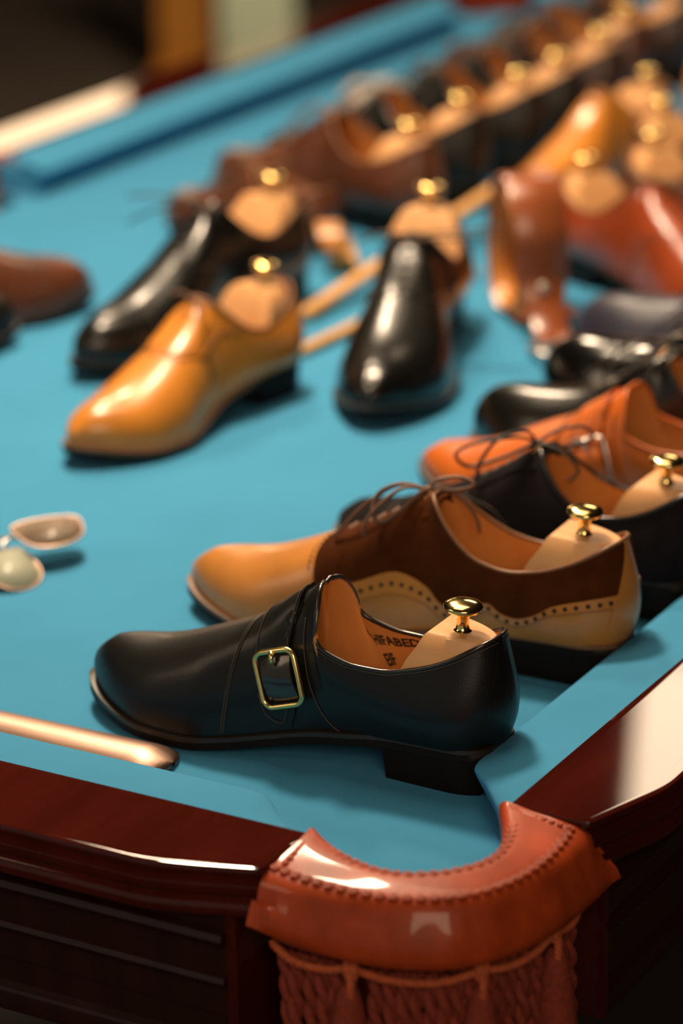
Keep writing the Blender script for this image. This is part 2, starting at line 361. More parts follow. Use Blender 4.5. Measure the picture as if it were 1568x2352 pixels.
    def laces(s, mt, rows, knot_X, curves, t=.9, r=.0012, knot_up=.003, knot_r=.0036):
        m = s.lace_rows(mt, rows, t, r); K = np.array(s.l.pt(knot_X, 1.0, 1, knot_up))
        nb = MB(); nb.lathe([(.0005, -.9), (.6, -.75), (1, 0), (.6, .75), (.0005, .9)], 12, Matrix.Translation(K) @ Matrix.Rotation(1.4, 4, 'X') @ Matrix.Scale(knot_r, 4)); b = len(m.V); m.V += nb.V; m.F += [tuple(b + i for i in f) for f in nb.F]
        for c in curves:
            pts = smooth_path([K] + [K + np.array(p) for p in c], 7); m.tube(pts, r, 7, flat=.75)
        return m.build('laces', mt, s.e)
    def tongue(s, mt, back='lining', xa=.56, over=.020, up=.011, wid=.021):
        """padded tongue: a thick curved sheet rising out of the throat"""
        l = s.l; m = MB(); rows = []; nj = 13
        for k in range(9):
            f = k / 8
            if f < .6:
                X = xa + (l.xt + .01 - xa) * f / .6; c = np.array(l.pt(X, 1, 1, -.0022))
            else:
                g = (f - .6) / .4; c = np.array(l.pt(l.xt + .01, 1, 1, -.0022)) + np.array([-over * g, 0, up * g])
            wd = wid * (1 if f < .75 else (1 - ((f - .75) / .25) ** 2.5 * .45)); row = []
            for j in range(nj):
                a = -1 + 2 * j / (nj - 1); row.append((c[0] + .010 * abs(a) ** 3 * (f > .9) * 1, c[1] + a * wd, c[2] - (a * a) * wd * .62))
            rows.append(row)
        P = np.array(rows); Q = P - np.array([0, 0, .0022]); Q[:, :, 1] *= .96
        m.grid(P); m.grid(Q[:, ::-1]); bo = [(i, 0) for i in range(9)]
        for E1, E2 in ((P[:, 0], Q[:, 0]), (P[:, -1], Q[:, -1]), (P[-1], Q[-1]), (P[0], Q[0])): m.grid(np.stack([E1, E2], 1))
        return m.build('tongue', mt, s.e, sh=60)
def weld(o, d=1e-5):
    bm = bmesh.new(); bm.from_mesh(o.data); bmesh.ops.remove_doubles(bm, verts=bm.verts, dist=d); bmesh.ops.recalc_face_normals(bm, faces=bm.faces); bm.to_mesh(o.data); bm.free()
    o.data.polygons.foreach_set('use_smooth', [True] * len(o.data.polygons)); return o

KNOB = [(.0086, 0), (.0090, .0010), (.0084, .0019), (.0062, .0028), (.0046, .0042), (.0040, .0075), (.0041, .0105), (.0050, .0132), (.0080, .0148), (.0112, .0158), (.0127, .0174), (.0128, .0186), (.0120, .0196), (.0085, .0209), (.0045, .0218), (.0002, .0221)]
def shoe_tree(last, loc, rz, label, group='shoe trees with brass knobs', q=1.0, top=(.165, .1035), wid=1.0, knob_h=1.0):
    """beech heel block with brass knob, resting in the shoe with the origin of the shoe"""
    e = empty('shoe_tree', loc, rz); tag(e, label, 'shoe tree', group); L = last.L
    xf, zt = top; zt *= last.h; rows = []; n = 22
    levels = [(0.050, .240, .98, .018), (.062, .228, .98, .0155), (.076, .212, .98, .0135), (.087, .196, .90, .0120), (.095, .180, .78, .0115), (zt - .0012, xf + .004, .64, .0125), (zt, xf, .58, .0140)]
    for z, x1, wf, xb in levels:
        row = []
        for i in range(n):
            f = i / (n - 1); x = xb + (x1 * L - xb) * (1 - math.cos(math.pi * f)) / 2 if False else xb + (x1 * L - xb) * f ** 1.5
            X = x / L; e_h = math.sqrt(max(0, 1 - (1 - min((x - xb) / .038, 1)) ** 2)); w_ = (.0275 + .0030 * min(1, X / .2)) * wf * e_h * wid
            if z < .075: w_ *= .96
            zz = z - (.0035 * (1 - f) * (z > .09))
            row.append((x, last.cy(np.array([X]))[0] + w_, zz))
        rows.append(row + [(p[0], 2 * last.cy(np.array([p[0] / L]))[0] - p[1], p[2]) for p in row[::-1][:-1]])
    m = MB(); m.grid(rows, close_v=True); nr = len(rows[0]); m.F.append(tuple(range(nr))[::-1]); m.F.append(tuple(range((len(rows) - 1) * nr, len(rows) * nr)))
    m.build('heel_block', 'beech', e, sh=28)
    m = MB(); P = []     # forepart reaching into the toe
    for x, hw, z0, z1 in ((.225, .012, .050, .057), (.30, .013, .044, .053), (.40, .017, .036, .048), (.5, .022, .028, .052), (.6, .027, .022, .058), (.68, .024, .022, .048)):
        P.append([(x * L, hw * math.cos(a), (z0 + z1) / 2 + (z1 - z0) / 2 * math.sin(a)) for a in np.linspace(0, 2 * math.pi, 15)[:-1]])
    b = m.grid(P, close_v=True); m.F.append(tuple(range(b, b + 14))[::-1]); m.F.append(tuple(range(b + 14 * 5, b + 14 * 6))); m.build('forepart', 'beech', e)
    m = MB(); kx = .114 * L; m.lathe([(r, z * 1.08 * knob_h) for r, z in KNOB], 28, Matrix.Translation((kx, 0, zt - .0045)) @ Matrix.Rotation(-.05, 4, 'Y')); m.build('knob', 'brass', e)
    return e
exec_marker = None

# ------------------------------------------------------------------ the room
FZ = 0.0
def plane(name, P, m, kind='structure'):
    o = mesh(name, P, [tuple(range(len(P)))], m, None, False); o['kind'] = kind; return o
def slab_box(name, x0, x1, y0, y1, z0, z1, m):
    b = MB(); b.box(x0, x1, y0, y1, z0, z1); o = b.build(name, m, None, False); o['kind'] = 'structure'; return o
slab_box('floor', -3.5, 8.1, -3.5, 8.1, -.1, 0, 'floor')
slab_box('ceiling', -3.5, 8.1, -3.5, 8.1, 3.0, 3.1, 'ceil')
slab_box('wall_back', 8.0, 8.1, -3.5, 8.0, 0, 3.0, 'wall')
slab_box('wall_left', -3.5, 8.1, 8.0, 8.1, 0, 3.0, 'wall')
slab_box('wall_right', -3.5, 8.0, -3.6, -3.5, 0, 3.0, 'wall')

# ------------------------------------------------------------------ the billiard table
TL, TW = 2.30, 1.12
table = empty('billiard_table', (TL / 2, TW / 2, 0)); tag(table, 'mahogany pocket billiard table with blue cloth covered by rows of shoes', 'table')
def tz(P): return [(p[0] - TL / 2, p[1] - TW / 2, p[2] + BZ) for p in P]      # table coordinates -> local of the empty
def tb(mb): mb.V = tz(mb.V); return mb
# bed
bm_ = MB(); arc = lambda cx_, cy_, a0, a1, r: [(cx_ + r * math.cos(math.radians(a0 + (a1 - a0) * k / 10)), cy_ + r * math.sin(math.radians(a0 + (a1 - a0) * k / 10))) for k in range(11)]
O = .055; RP = .040; c0 = -.050
out = []
def corner(cx_, cy_, sx, sy):
    return (cx_, cy_, sx, sy)
out += [(-O, .0 + .045)] + [(c0 + RP * math.cos(math.radians(a)), c0 + RP * math.sin(math.radians(a))) for a in np.linspace(100, -10, 12)][0:] + [(.045, -O)]
out += [(TL / 2 - .06, -O)] + [(TL / 2 + .05 * math.cos(math.radians(a)), -.06 + .05 * math.sin(math.radians(a))) for a in np.linspace(180, 0, 11)] + [(TL / 2 + .06, -O)]
out += [(TL - .045, -O)] + [(TL - c0 + RP * math.cos(math.radians(a)), c0 + RP * math.sin(math.radians(a))) for a in np.linspace(190, 80, 12)] + [(TL + O, .045)]
out += [(TL + O, TW - .045)] + [(TL - c0 + RP * math.cos(math.radians(a)), TW - c0 + RP * math.sin(math.radians(a))) for a in np.linspace(280, 170, 12)] + [(TL - .045, TW + O)]
out += [(TL / 2 + .09, TW + O)] + [(TL / 2 + .03 + .05 * math.cos(math.radians(a)), TW + .06 + .05 * math.sin(math.radians(a))) for a in np.linspace(0, -180, 11)] + [(TL / 2 - .03, TW + O)]
out += [(.045, TW + O)] + [(c0 + RP * math.cos(math.radians(a)), TW - c0 + RP * math.sin(math.radians(a))) for a in np.linspace(10, -100, 12)] + [(-O, TW - .045)]
m = MB(); n = len(out); m.V = [(x, y, 0) for x, y in out] + [(x, y, -.022) for x, y in out]; m.F = [tuple(range(n)), tuple(range(n, 2 * n))[::-1]] + [(i, (i + 1) % n, n + (i + 1) % n, n + i) for i in range(n)]
o = tb(m).build('playing_cloth', 'cloth', table, sh=40)
bm2 = bmesh.new(); bm2.from_mesh(o.data); bmesh.ops.triangulate(bm2, faces=[f for f in bm2.faces if len(f.verts) > 4]); bm2.to_mesh(o.data); bm2.free()

def side_frame(side):
    """maps (s along rail, d outward from the nose line) to table xy"""
    return {'near_short': lambda s_, d: (-d, s_), 'near_long': lambda s_, d: (s_, -d), 'far_long': lambda s_, d: (s_, TW + d), 'far_short': lambda s_, d: (TL + d, s_)}[side]
def cushion(side, s0, s1, j0, j1):
    """s0,s1 ends of the nose line; j0,j1 how far the back line runs past the nose"""
    f = side_frame(side); m = MB(); N = 60; rows = []
    def end(sn, js, sg):   # from back end to the nose, rounded tip
        bx = sn - sg * js; P = [(bx, .0570), (bx + sg * js * .30, .040), (bx + sg * js * .62, .0215), (sn - sg * .010, .0052), (sn - sg * .001, .0008), (sn + sg * .010, 0), (sn + sg * .03, 0)]
        return smooth_path([(a, b, 0) for a, b in P], 5)
    A = end(s0, j0, 1); Bq = end(s1, j1, -1)[::-1]; mid = [(x, 0, 0) for x in np.linspace(s0 + .04, s1 - .04, 14)]
    nose = A + mid + Bq; bs0, bs1 = s0 - j0, s1 + j1; tot = len(nose)
    for i, (s_, d, _) in enumerate(nose):
        sb = min(max(s_, bs0), bs1); d = min(d, .0568)
        prof = []
        for k, (fr, z) in enumerate([(1, -.001), (1, .0385), (.75, .0372), (.45, .0345), (.2, .0318), (.07, .0302), (0.015, .0287), (0, .0268), (.035, .0230), (.17, .012), (.34, -.001)]):
            dd = .0575 * fr + d * (1 - fr); ss = sb * fr + s_ * (1 - fr); x, y = f(ss, dd); prof.append((x, y, z))
        rows.append(prof)
    m.grid(rows); k = len(rows[0]); m.F.append(tuple(range(k))); m.F.append(tuple(range((tot - 1) * k, tot * k))[::-1])
    return tb(m).build('cushion', 'cloth', table, sh=60)
def offset_poly(P, d):
    """outward offset of a counter-clockwise or clockwise convex polygon"""
    P = [np.array(p, float) for p in P]; n = len(P); ar = sum(P[i][0] * P[(i + 1) % n][1] - P[(i + 1) % n][0] * P[i][1] for i in range(n)); sg = 1 if ar > 0 else -1; out = []
    for i in range(n):
        a, b, c = P[i - 1], P[i], P[(i + 1) % n]; e1 = (b - a) / np.linalg.norm(b - a); e2 = (c - b) / np.linalg.norm(c - b)
        n1 = sg * np.array([e1[1], -e1[0]]); n2 = sg * np.array([e2[1], -e2[0]]); q = n1 + n2; q = q / (q @ q) * 2; out.append(b + q * d)
    return out
RAILP = [(-.0062, .0413), (-.0032, .0413), (-.0022, .0412), (-.0006, .0408), (0, .0396), (0, .0366), (-.0024, .0352), (-.0030, .0336), (-.0008, .0322), (.0014, .0300), (.0020, .0270), (.0010, .0240), (-.0014, .0226), (-.0022, .0212),
         (-.0004, .0196), (.0014, .0176), (.0022, .0140), (.0014, .0104), (-.0010, .0086), (-.0034, .0080)]
def rail(side, s0, s1, ch0, ch1):
    """wooden top rail; ch = chamfered (corner pocket) end"""
    f = side_frame(side); P = [(s0 + .0015, .0577)]
    if ch0: P += [(s0 + .0005, .112), (s0 + .066, .1335)]
    else: P += [(s0, .1335)]
    if ch1: P += [(s1 - .066, .1335), (s1 - .0005, .112)]
    else: P += [(s1, .1335)]
    P += [(s1 - .0015, .0577)]
    # round the outer corners a little
    Q = []
    nP = len(P)
    for i, p in enumerate(P):
        a = np.array(P[i - 1]); b = np.array(p); c = np.array(P[(i + 1) % nP])
        if p[1] < .06: Q.append(tuple(b)); continue
        rr = .016 if (ch0 and i == 2) or (ch1 and i == nP - 3) else .006
        p0 = b + (a - b) / np.linalg.norm(a - b) * rr; p2 = b + (c - b) / np.linalg.norm(c - b) * rr
        for t in np.linspace(0, 1, 6): Q.append(tuple((1 - t) ** 2 * p0 + 2 * t * (1 - t) * b + t * t * p2))
    rings = []
    for d, z in RAILP:
        R = offset_poly(Q, d); rg = []
        for q, p in zip(R, Q):
            qq = (q[0], max(q[1], .0577)); x, y = f(*qq); rg.append((x, y, z))
        rings.append(rg)
    m = MB(); m.grid(rings, close_v=True); k = len(Q); m.F.append(tuple(range(k))); m.F.append(tuple(range((len(rings) - 1) * k, len(rings) * k))[::-1])
    return tb(m).build('wooden_rail', 'rail', table, sh=30)
APP = [(.112, .0085), (.112, -.004), (.1165, -.0065), (.1185, -.010), (.1165, -.0135), (.112, -.016), (.112, -.034), (.1150, -.0355), (.1165, -.0385), (.1150, -.0415), (.1110, -.043), (.1110, -.062), (.1085, -.064), (.1085, -.080), (.1125, -.083), (.1140, -.088), (.1125, -.0985), (.085, -.0985)]
def apron(side, s0, s1):
    f = side_frame(side); m = MB(); rows = []
    for s_ in (s0, s1): rows.append([(*f(s_, d), z) for d, z in APP] + [(*f(s_, .070), -.0985), (*f(s_, .070), .0085)])
    m.grid(rows, close_v=True); k = len(rows[0]); m.F.append(tuple(range(k))); m.F.append(tuple(range(k, 2 * k))[::-1])
    return tb(m).build('apron', 'apron', table, sh=30)
def trim_post(side, s_):
    f = side_frame(side); x0, y0 = f(s_, .060); x1, y1 = f(s_ + .007, .1135); m = MB(); m.box(min(x0, x1), max(x0, x1), min(y0, y1), max(y0, y1), -.0985, .006); return tb(m).build('apron_end_post', 'rail', table, False)
H = TL / 2
for side, segs in (('near_short', [(0, TW, 1, 1)]), ('far_short', [(0, TW, 1, 1)]), ('near_long', [(0, H, 1, 0), (H, TL, 0, 1)]), ('far_long', [(0, H + .03, 1, 0), (H + .03, TL, 0, 1)])):
    for a, b, c, d in segs:
        cushion(side, a + (.098 if c else .070), b - (.098 if d else .070), (.069 if c else .018), (.069 if d else .018))
        rail(side, a + (.0285 if c else .055), b - (.0285 if d else .055), c, d)
        apron(side, a + (.055 if c else .04), b - (.055 if d else .04))
        if c: trim_post(side, a + .047)
        if d: trim_post(side, b - .054)

# corner pocket: leather collar swept round the mouth; arc given for the corner at the origin
INN = [(-.0530, .0275), (-.0640, .0110), (-.0735, -.0090), (-.0790, -.0280), (-.0770, -.0450), (-.0680, -.0600), (-.0540, -.0700), (-.0360, -.0755), (-.0150, -.0755), (.0040, -.0710), (.0180, -.0620), (.0290, -.0530)]
OUT_ = [(-.1120, .0265), (-.1145, .0100), (-.1140, -.0110), (-.1120, -.0320), (-.1060, -.0560), (-.0960, -.0740), (-.0820, -.0900), (-.0640, -.1010), (-.0420, -.1080), (-.0160, -.1120), (.0080, -.1125), (.0270, -.1105)]
INN = [(-.0530, .0275), (-.0640, .0110), (-.0735, -.0090), (-.0790, -.0280), (-.0770, -.0460), (-.0670, -.0612), (-.0612, -.0670), (-.0460, -.0770), (-.0280, -.0790), (-.0090, -.0735), (.0110, -.0640), (.0275, -.0530)]
OUT_ = [(-.1125, .0300), (-.1150, .0110), (-.1150, -.0110), (-.1130, -.0340), (-.1075, -.0570), (-.0965, -.0800), (-.0800, -.0965), (-.0570, -.1075), (-.0340, -.1130), (-.0110, -.1150), (.0110, -.1150), (.0300, -.1125)]
def collar(map_, name='pocket_collar', inner=None, outer=None, detail=True, end_flare=.008):
    inn = np.array(smooth_path([(a, b, 0) for a, b in (inner or INN)], 7)); out_ = np.array(smooth_path([(a, b, 0) for a, b in (outer or OUT_)], 7)); N = len(inn); rows = []
    for i in range(N):
        a = inn[i]; b = out_[i]; d = (b - a); wdt = np.linalg.norm(d); d = d / wdt; e = abs(2 * i / (N - 1) - 1) ** 6; s_ = i / (N - 1)
        bulge = .0035 * math.sin(math.pi * s_); fl = end_flare * e
        lump = .0006 * math.sin(i * .9) + .0004 * math.sin(i * 2.3 + 1)
        prof = [(.008, -.010), (.003, .004), (.0005, .022), (-.0006, .033), (.0000, .0388), (.0022, .0416), (.006, .0424), (wdt * .35, .0415), (wdt * .62, .0395), (wdt * .84, .0375), (wdt * .95, .0350), (wdt + .0008, .0300),
                (wdt + .0030 + bulge * .6 + lump, .0220), (wdt + .0048 + bulge + lump + fl * .3, .0140), (wdt + .0058 + bulge * .9 + fl * .7, .0065), (wdt + .0062 + bulge * .5 + fl, .0005), (wdt + .0045 + fl, -.0018), (wdt - .002, -.0022), (wdt - .006, .002), (wdt * .6, .006), (.012, .006)]
        tg = out_[min(i + 1, N - 1)] - out_[max(i - 1, 0)]; tg = tg[:2] / np.linalg.norm(tg[:2]) * (1 if i > N / 2 else -1) * (.017 if i > N / 2 else .001) * abs(2 * i / (N - 1) - 1) ** 3 * (end_flare > 0)
        rows.append([(*(a[:2] + d[:2] * u + tg * min(1, max(0, (.036 - z) / .030)) * (u > wdt - .001)), z + .0022 * e * (z > .03) * (u < .02) + (.011 * abs(2 * i / (N - 1) - 1) ** 3 * (z < .02) * (i < N / 2) * (end_flare > 0))) for u, z in prof])
    m = MB(); m.grid(rows, close_v=True); k = len(rows[0]); m.F.append(tuple(range(k))); m.F.append(tuple(range((N - 1) * k, N * k))[::-1])
    m.V = [(*map_(v[0], v[1]), v[2]) for v in m.V]; o = tb(m).build(name, 'pocket', table, sh=55)
    if detail:                       # two rows of punched rings along the mouth and the ridge, one along each end
        mm = MB(); dm = MB()
        def row(frac, zoff, step, r):
            acc = 0; prev = None
            for i in range(2, N - 2):
                a = inn[i]; b = out_[i]; w0 = np.linalg.norm(b - a); p = a + (b - a) * frac
                # walk finely
                nx = inn[i + 1] + (out_[i + 1] - inn[i + 1]) * frac
                for k in range(8):
                    q = p + (nx - p) * k / 8
                    if prev is None or np.linalg.norm(q - prev) > step:
                        prev = q.copy(); ring(q[0], q[1], zoff, r)
        def ring(x, y, z, r):
            P = [(x + r * math.cos(2 * math.pi * k / 12), y + r * math.sin(2 * math.pi * k / 12), z) for k in range(12)]; mm.tube(P, .00095, 6, closed=True, up=(0, 0, 1)); dm.lathe([(r * .72, -.001), (r * .72, .0005)], 10, Matrix.Translation((x, y, z)))
        row(.13, .0420, .0070, .0025); row(.79, .0384, .0076, .0028)
        for e_ in (3, N - 4):
            for g in np.linspace(.2, .78, 7):
                q = inn[e_] + (out_[e_] - inn[e_]) * g; ring(q[0], q[1], .0424 - .0055 * g ** 1.5 + .0004, .0014)
        mm.V = [(*map_(v[0], v[1]), v[2]) for v in mm.V]; tb(mm).build('punched_ring_pattern', 'pocket', o); dm.V = [(*map_(v[0], v[1]), v[2]) for v in dm.V]; tb(dm).build('punched_hole_pattern', 'pocket_dark', o)
    # inner cup of the pocket
    m = MB(); P = []
    for z, sc in ((.006, 1), (-.02, .92), (-.05, .8), (-.075, .6)):
        cx_, cy_ = (-.046, -.046) if inner is None else tuple(np.mean(inn, 0)[:2]); P.append([(*(np.array([cx_, cy_]) + (p[:2] - np.array([cx_, cy_])) * sc * .97), z) for p in inn])
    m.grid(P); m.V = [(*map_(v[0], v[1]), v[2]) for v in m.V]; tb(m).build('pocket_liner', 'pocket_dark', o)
    return o
near_pocket = collar(lambda x, y: (x, y))
collar(lambda x, y: (TL - x, y), detail=False); collar(lambda x, y: (TL - x, TW - y), detail=False); collar(lambda x, y: (x, TW - y), detail=False)
SI = [(-.060, .040), (-.058, .058), (-.048, .078), (-.028, .092), (0, .098), (.028, .092), (.048, .078), (.058, .058), (.060, .040)]
SO = [(-.066, .070), (-.072, .098), (-.062, .118), (-.036, .131), (0, .135), (.036, .131), (.062, .118), (.072, .098), (.066, .070)]
collar(lambda x, y: (H + .03 + x, TW + y), inner=SI, outer=SO, detail=False, end_flare=0); collar(lambda x, y: (H + x, -y), inner=SI, outer=SO, detail=False, end_flare=0)
# legs and cross block of the table
for lx, ly in ((-.035, -.035), (TL - .09, -.035), (-.035, TW - .09), (TL - .09, TW - .09)):
    m = MB(); prof = []
    for z, h_ in ((-.105, .060), (-.16, .060), (-.17, .052), (-.20, .045), (-.30, .055), (-.42, .048), (-.60, .034), (-.72, .030), (-.74, .040), (-.78, .042)):
        cx_, cy_ = lx + .0625, ly + .0625; prof.append([(cx_ - h_, cy_ - h_, z), (cx_ + h_, cy_ - h_, z), (cx_ + h_, cy_ + h_, z), (cx_ - h_, cy_ + h_, z)])
    m.grid(prof, close_v=True); m.F.append((0, 1, 2, 3)); k = len(m.V); m.F.append((k - 4, k - 3, k - 2, k - 1)); tb(m).build('table_leg', 'apron', table, False)
m = MB(); m.box(.0, TL, .0, TW, -.105, -.024); tb(m).build('slate_frame', 'apron', table, False)

# fringe under the near corner pocket
outn = np.array(smooth_path([(a, b, 0) for a, b in OUT_], 12))
seg = np.concatenate([[0], np.cumsum(np.linalg.norm(np.diff(outn[:, :2], axis=0), axis=1))]); TOT = seg[-1]
def on_arc(u, ins):
    s_ = u * TOT; x = np.interp(s_, seg, outn[:, 0]); y = np.interp(s_, seg, outn[:, 1]); e = .004; s1, s2 = min(s_ + e, TOT), max(s_ - e, 0)
    t = np.array([np.interp(s1, seg, outn[:, 0]) - np.interp(s2, seg, outn[:, 0]), np.interp(s1, seg, outn[:, 1]) - np.interp(s2, seg, outn[:, 1])]); t /= np.linalg.norm(t); nrm = np.array([-t[1], t[0]])
    if nrm @ np.array([1, 1]) < 0: nrm = -nrm
    return np.array([x, y]) + nrm * ins
random.seed(4)
def rope_mesh(r, helix_r, length, pitch, strands=2, n=7):
    m = MB()
    for s_ in range(strands):
        pts = []
        for k in range(int(length / pitch * 10)):
            z = -k * pitch / 10; a = 2 * math.pi * (k / 10) + s_ * 2 * math.pi / strands; pts.append((helix_r * math.cos(a), helix_r * math.sin(a), z))
        m.tube(pts, r, n)
    return m
mb = rope_mesh(.0032, .0026, .098, .0340)
rope0 = None; NR = 27
tass = (.235, .555, .820)
for i in range(NR):
    u = .035 + .93 * i / (NR - 1)
    if min(abs(u - t_) for t_ in tass) < .016: continue
    p = on_arc(u, .0125 + random.uniform(-.0012, .0012)); loc = (p[0] - TL / 2, p[1] - TW / 2, BZ - .0125)
    if rope0 is None: rope0 = mb.build('fringe_rope', 'rope', near_pocket); r_ = rope0
    else: r_ = rope0.copy(); COL.objects.link(r_); r_.parent = near_pocket
    r_.location = loc; r_.rotation_euler = (random.uniform(-.04, .04), random.uniform(-.04, .04), random.uniform(0, 6.28))
def twisted(path, r, hr, pitch, name, mt):
    P = [np.array(p, float) for p in smooth_path(path, 40)]; L_ = 0; m = MB(); st = [[], []]
    for i in range(len(P) - 1):
        t = P[i + 1] - P[i]; d = np.linalg.norm(t); L_ += d
        if d < 1e-9: continue
        t = t / d; u = np.cross(t, [0, 0, 1]); u = u / max(np.linalg.norm(u), 1e-6); v = np.cross(u, t)
        for s_ in (0, 1):
            a = 2 * math.pi * L_ / pitch + s_ * math.pi; st[s_].append(P[i] + (u * math.cos(a) + v * math.sin(a)) * hr)
    for q in st: m.tube(q, r, 6)
    return tb(m).build(name, mt, near_pocket)
twisted([(*on_arc(u, .0075), -.0035 - .001 * math.sin(u * 9)) for u in np.linspace(.01, .99, 16)], .0013, .0011, .006, 'braided_trim', 'cord')
twisted([(*on_arc(u, .0095), -.0050 - .001 * math.sin(u * 9)) for u in np.linspace(.01, .99, 16)], .0013, .0011, .006, 'braided_trim', 'cord')
swag = []
for a, b in ((.015, tass[0]), (tass[0], tass[1]), (tass[1], tass[2]), (tass[2], .985)):
    for f in (0, .25, .5, .75): u = a + (b - a) * f; swag.append((*on_arc(u, .0045), -.0105 - .0045 * math.sin(math.pi * f) + (.004 if a == .015 and f == 0 else 0)))
swag.append((*on_arc(.985, .0045), -.006)); twisted(swag, .0015, .0012, .0062, 'hanging_cord', 'cord')
for u in tass:
    for du in (-.010, 0, .010): twisted([(*on_arc(u + du, .0055), -.003), (*on_arc(u + du, .0020), -.009), (*on_arc(u + du * .8, .0045), -.0155)], .0015, .0010, .006, 'cord_knot', 'cord')
    p = on_arc(u, .002); twisted([(p[0], p[1], -.013), (p[0] - .001, p[1] - .001, -.020), (p[0], p[1], -.027)], .0016, .0011, .006, 'tassel_cord', 'cord')
    m = MB(); P = []; n = 26
    for z, r in ((-.022, .003), (-.026, .0058), (-.034, .0078), (-.045, .0098), (-.070, .0125), (-.100, .0150)):
        P.append([(p[0] + .003 + (r + .0009 * (k % 2)) * math.cos(2 * math.pi * k / n), p[1] + .003 + (r + .0009 * (k % 2)) * math.sin(2 * math.pi * k / n), z) for k in range(n)])
    m.grid(P, close_v=True); m.F.append(tuple(range(n))[::-1]); m.F.append(tuple(range(5 * n, 6 * n))); tb(m).build('tassel', 'rope', near_pocket)

# ------------------------------------------------------------------ shoes
HALF = math.pi / 2
def W(x, y, z=0): return (x, y, BZ + z)
TREE = 'shoe trees with brass knobs'

# black monk strap, front
def monk(loc, rz, label, upper, edge, buckle_m, sole='sole', welt='welt', q=1.0, foot=1, L=.312, stamp=False, slining='lining', thr='thread', **kw):
    s = Shoe('monk_strap_shoe', loc, rz, label, None, L, foot, TOP_MONK, q, **kw); s.base(upper, sole, welt, edge, slining)
    xa = lambda v, sd: .496 - .060 * (1 - v) ; xb = lambda v, sd: .570 - .058 * (1 - v)
    st = s.strip('strap', upper, xa, xb, (.22, .12), off=.0028)
    # free end of the strap below the buckle
    rows = []
    for k in range(7):
        f = k / 6; row = []
        for t_ in np.linspace(.02, .22, 9):
            tip = max(0, (.10 - t_) / .08); x0 = .436 + tip * .012 ; x1 = .506 - tip * .046 ; row.append((x0 + (x1 - x0) * f, t_, 1))
        rows.append(row)
    s.patch('strap_end', upper, rows, .0016)
    bk, F = s.buckle(.468, .255, 1, buckle_m, w=.0152, h=.0182, off=.0074, r=.0020 if upper == 'black' else .0014, rot=.17)
    # strap passing through the frame
    m = MB(); g = []
    for j in range(9):
        a = -1 + j / 4; g.append([tuple(F @ Vector((x, a * .0165, .0018 - .0060 * a * a - .0012 * (x / .0125) ** 2))) for x in np.linspace(-.0112, .0112, 7)])
    g2 = [[tuple(Vector(p) - F.to_3x3() @ Vector((0, 0, .0018))) for p in r] for r in g]; m.grid(g); m.grid([r[::-1] for r in g2])
    for A, Bq in ((g[0], g2[0]), (g[-1], g2[-1]), ([r[0] for r in g], [r[0] for r in g2]), ([r[-1] for r in g], [r[-1] for r in g2])): m.grid(np.stack([np.array(A), np.array(Bq)], 1))
    m.build('strap_loop', 'edge_black' if upper == 'black' else upper, s.e, sh=50)
    m = MB(); m.lathe([(.0010, -.0004), (.0010, .0002)], 10, F @ Matrix.Translation((0, .002, .0012))); m.build('strap_hole', 'hole', s.e)
    s.seams([[(.600, .96, 1), (.592, .7, 1), (.588, .45, 1), (.590, .2, 1), (.598, .02, 1)], [(.594, .96, 1), (.586, .7, 1), (.583, .45, 1), (.585, .2, 1), (.593, .02, 1)],
             [(.440, .66, 1), (.425, .50, 1), (.395, .30, 1), (.360, .12, 1), (.335, .02, 1)], [(.600, .96, -1), (.592, .7, -1), (.590, .3, -1), (.598, .02, -1)]], thr)
    s.seams([[(X_, .965, 1) for X_ in np.linspace(.01, .40, 12)], [(X_, .965, -1) for X_ in np.linspace(.01, .40, 12)]], thr, 'topline_stitching', .0003)
    s.seams([[(.500 - .060 * (1 - v), v, 1) for v in np.linspace(.42, .99, 6)], [(.566 - .058 * (1 - v), v, 1) for v in np.linspace(.42, .99, 6)], [(.452, .24, 1), (.452, .12, 1), (.466, .05, 1), (.500, .10, 1), (.516, .20, 1)]], thr, 'strap_stitching', .0003, .0032)
    # back stay
    s.patch('back_stay', upper, [[(X_, t_, 1) for t_ in np.linspace(.45, .99, 8)] for X_ in np.linspace(.002, .035, 4)], .0008)
    return s
s1 = monk(W(.1295, -.0115), HALF + .005, 'black leather monk strap shoe with gold buckle, nearest the corner pocket', 'black', 'edge_black', 'brass2', L=.322)
s1.e['category'] = 'shoe'
shoe_tree(s1.l, W(.1295, -.0115), HALF + .005, 'beech shoe tree with brass knob in the black monk strap shoe with gold buckle')
def stamp(s, txt, X, t, size, line2=None):
    me_all = MB()
    for k, tx in enumerate([txt] + ([line2] if line2 else [])):
        c = bpy.data.curves.new('stamped_lettering', 'FONT'); c.body = tx; c.size = size; c.extrude = .00008; c.offset = size * .035; c.resolution_u = 2
        ob = bpy.data.objects.new('tmp', c); COL.objects.link(ob); dg = bpy.context.evaluated_depsgraph_get(); me = bpy.data.meshes.new_from_object(ob.evaluated_get(dg)); bpy.data.objects.remove(ob)
        # read from the camera side: text x runs from toe to heel, text y runs up, laid on the inner face of the far side
        b = len(me_all.V)
        for v in me.vertices:
            xx = X - v.co.x / s.l.L; tt = t + (v.co.y - k * size * 1.3 + v.co.x * .30) / .040
            p = s.l.pt(min(max(xx, .01), .6), min(max(tt, 0.02), .99), -1, -.0024); n = s.l.N(np.array([xx]), np.array([tt]), -1)[0]; me_all.V.append(tuple(np.array(p) - n * (.00015 + v.co.z)))
        me_all.F += [tuple(b + i for i in p.vertices) for p in me.polygons]
    o = me_all.build('stamped_lettering', 'ink', s.e, False); return o
stamp(s1, 'HIFABEDI', .302, .62, .0076, 'EIF')

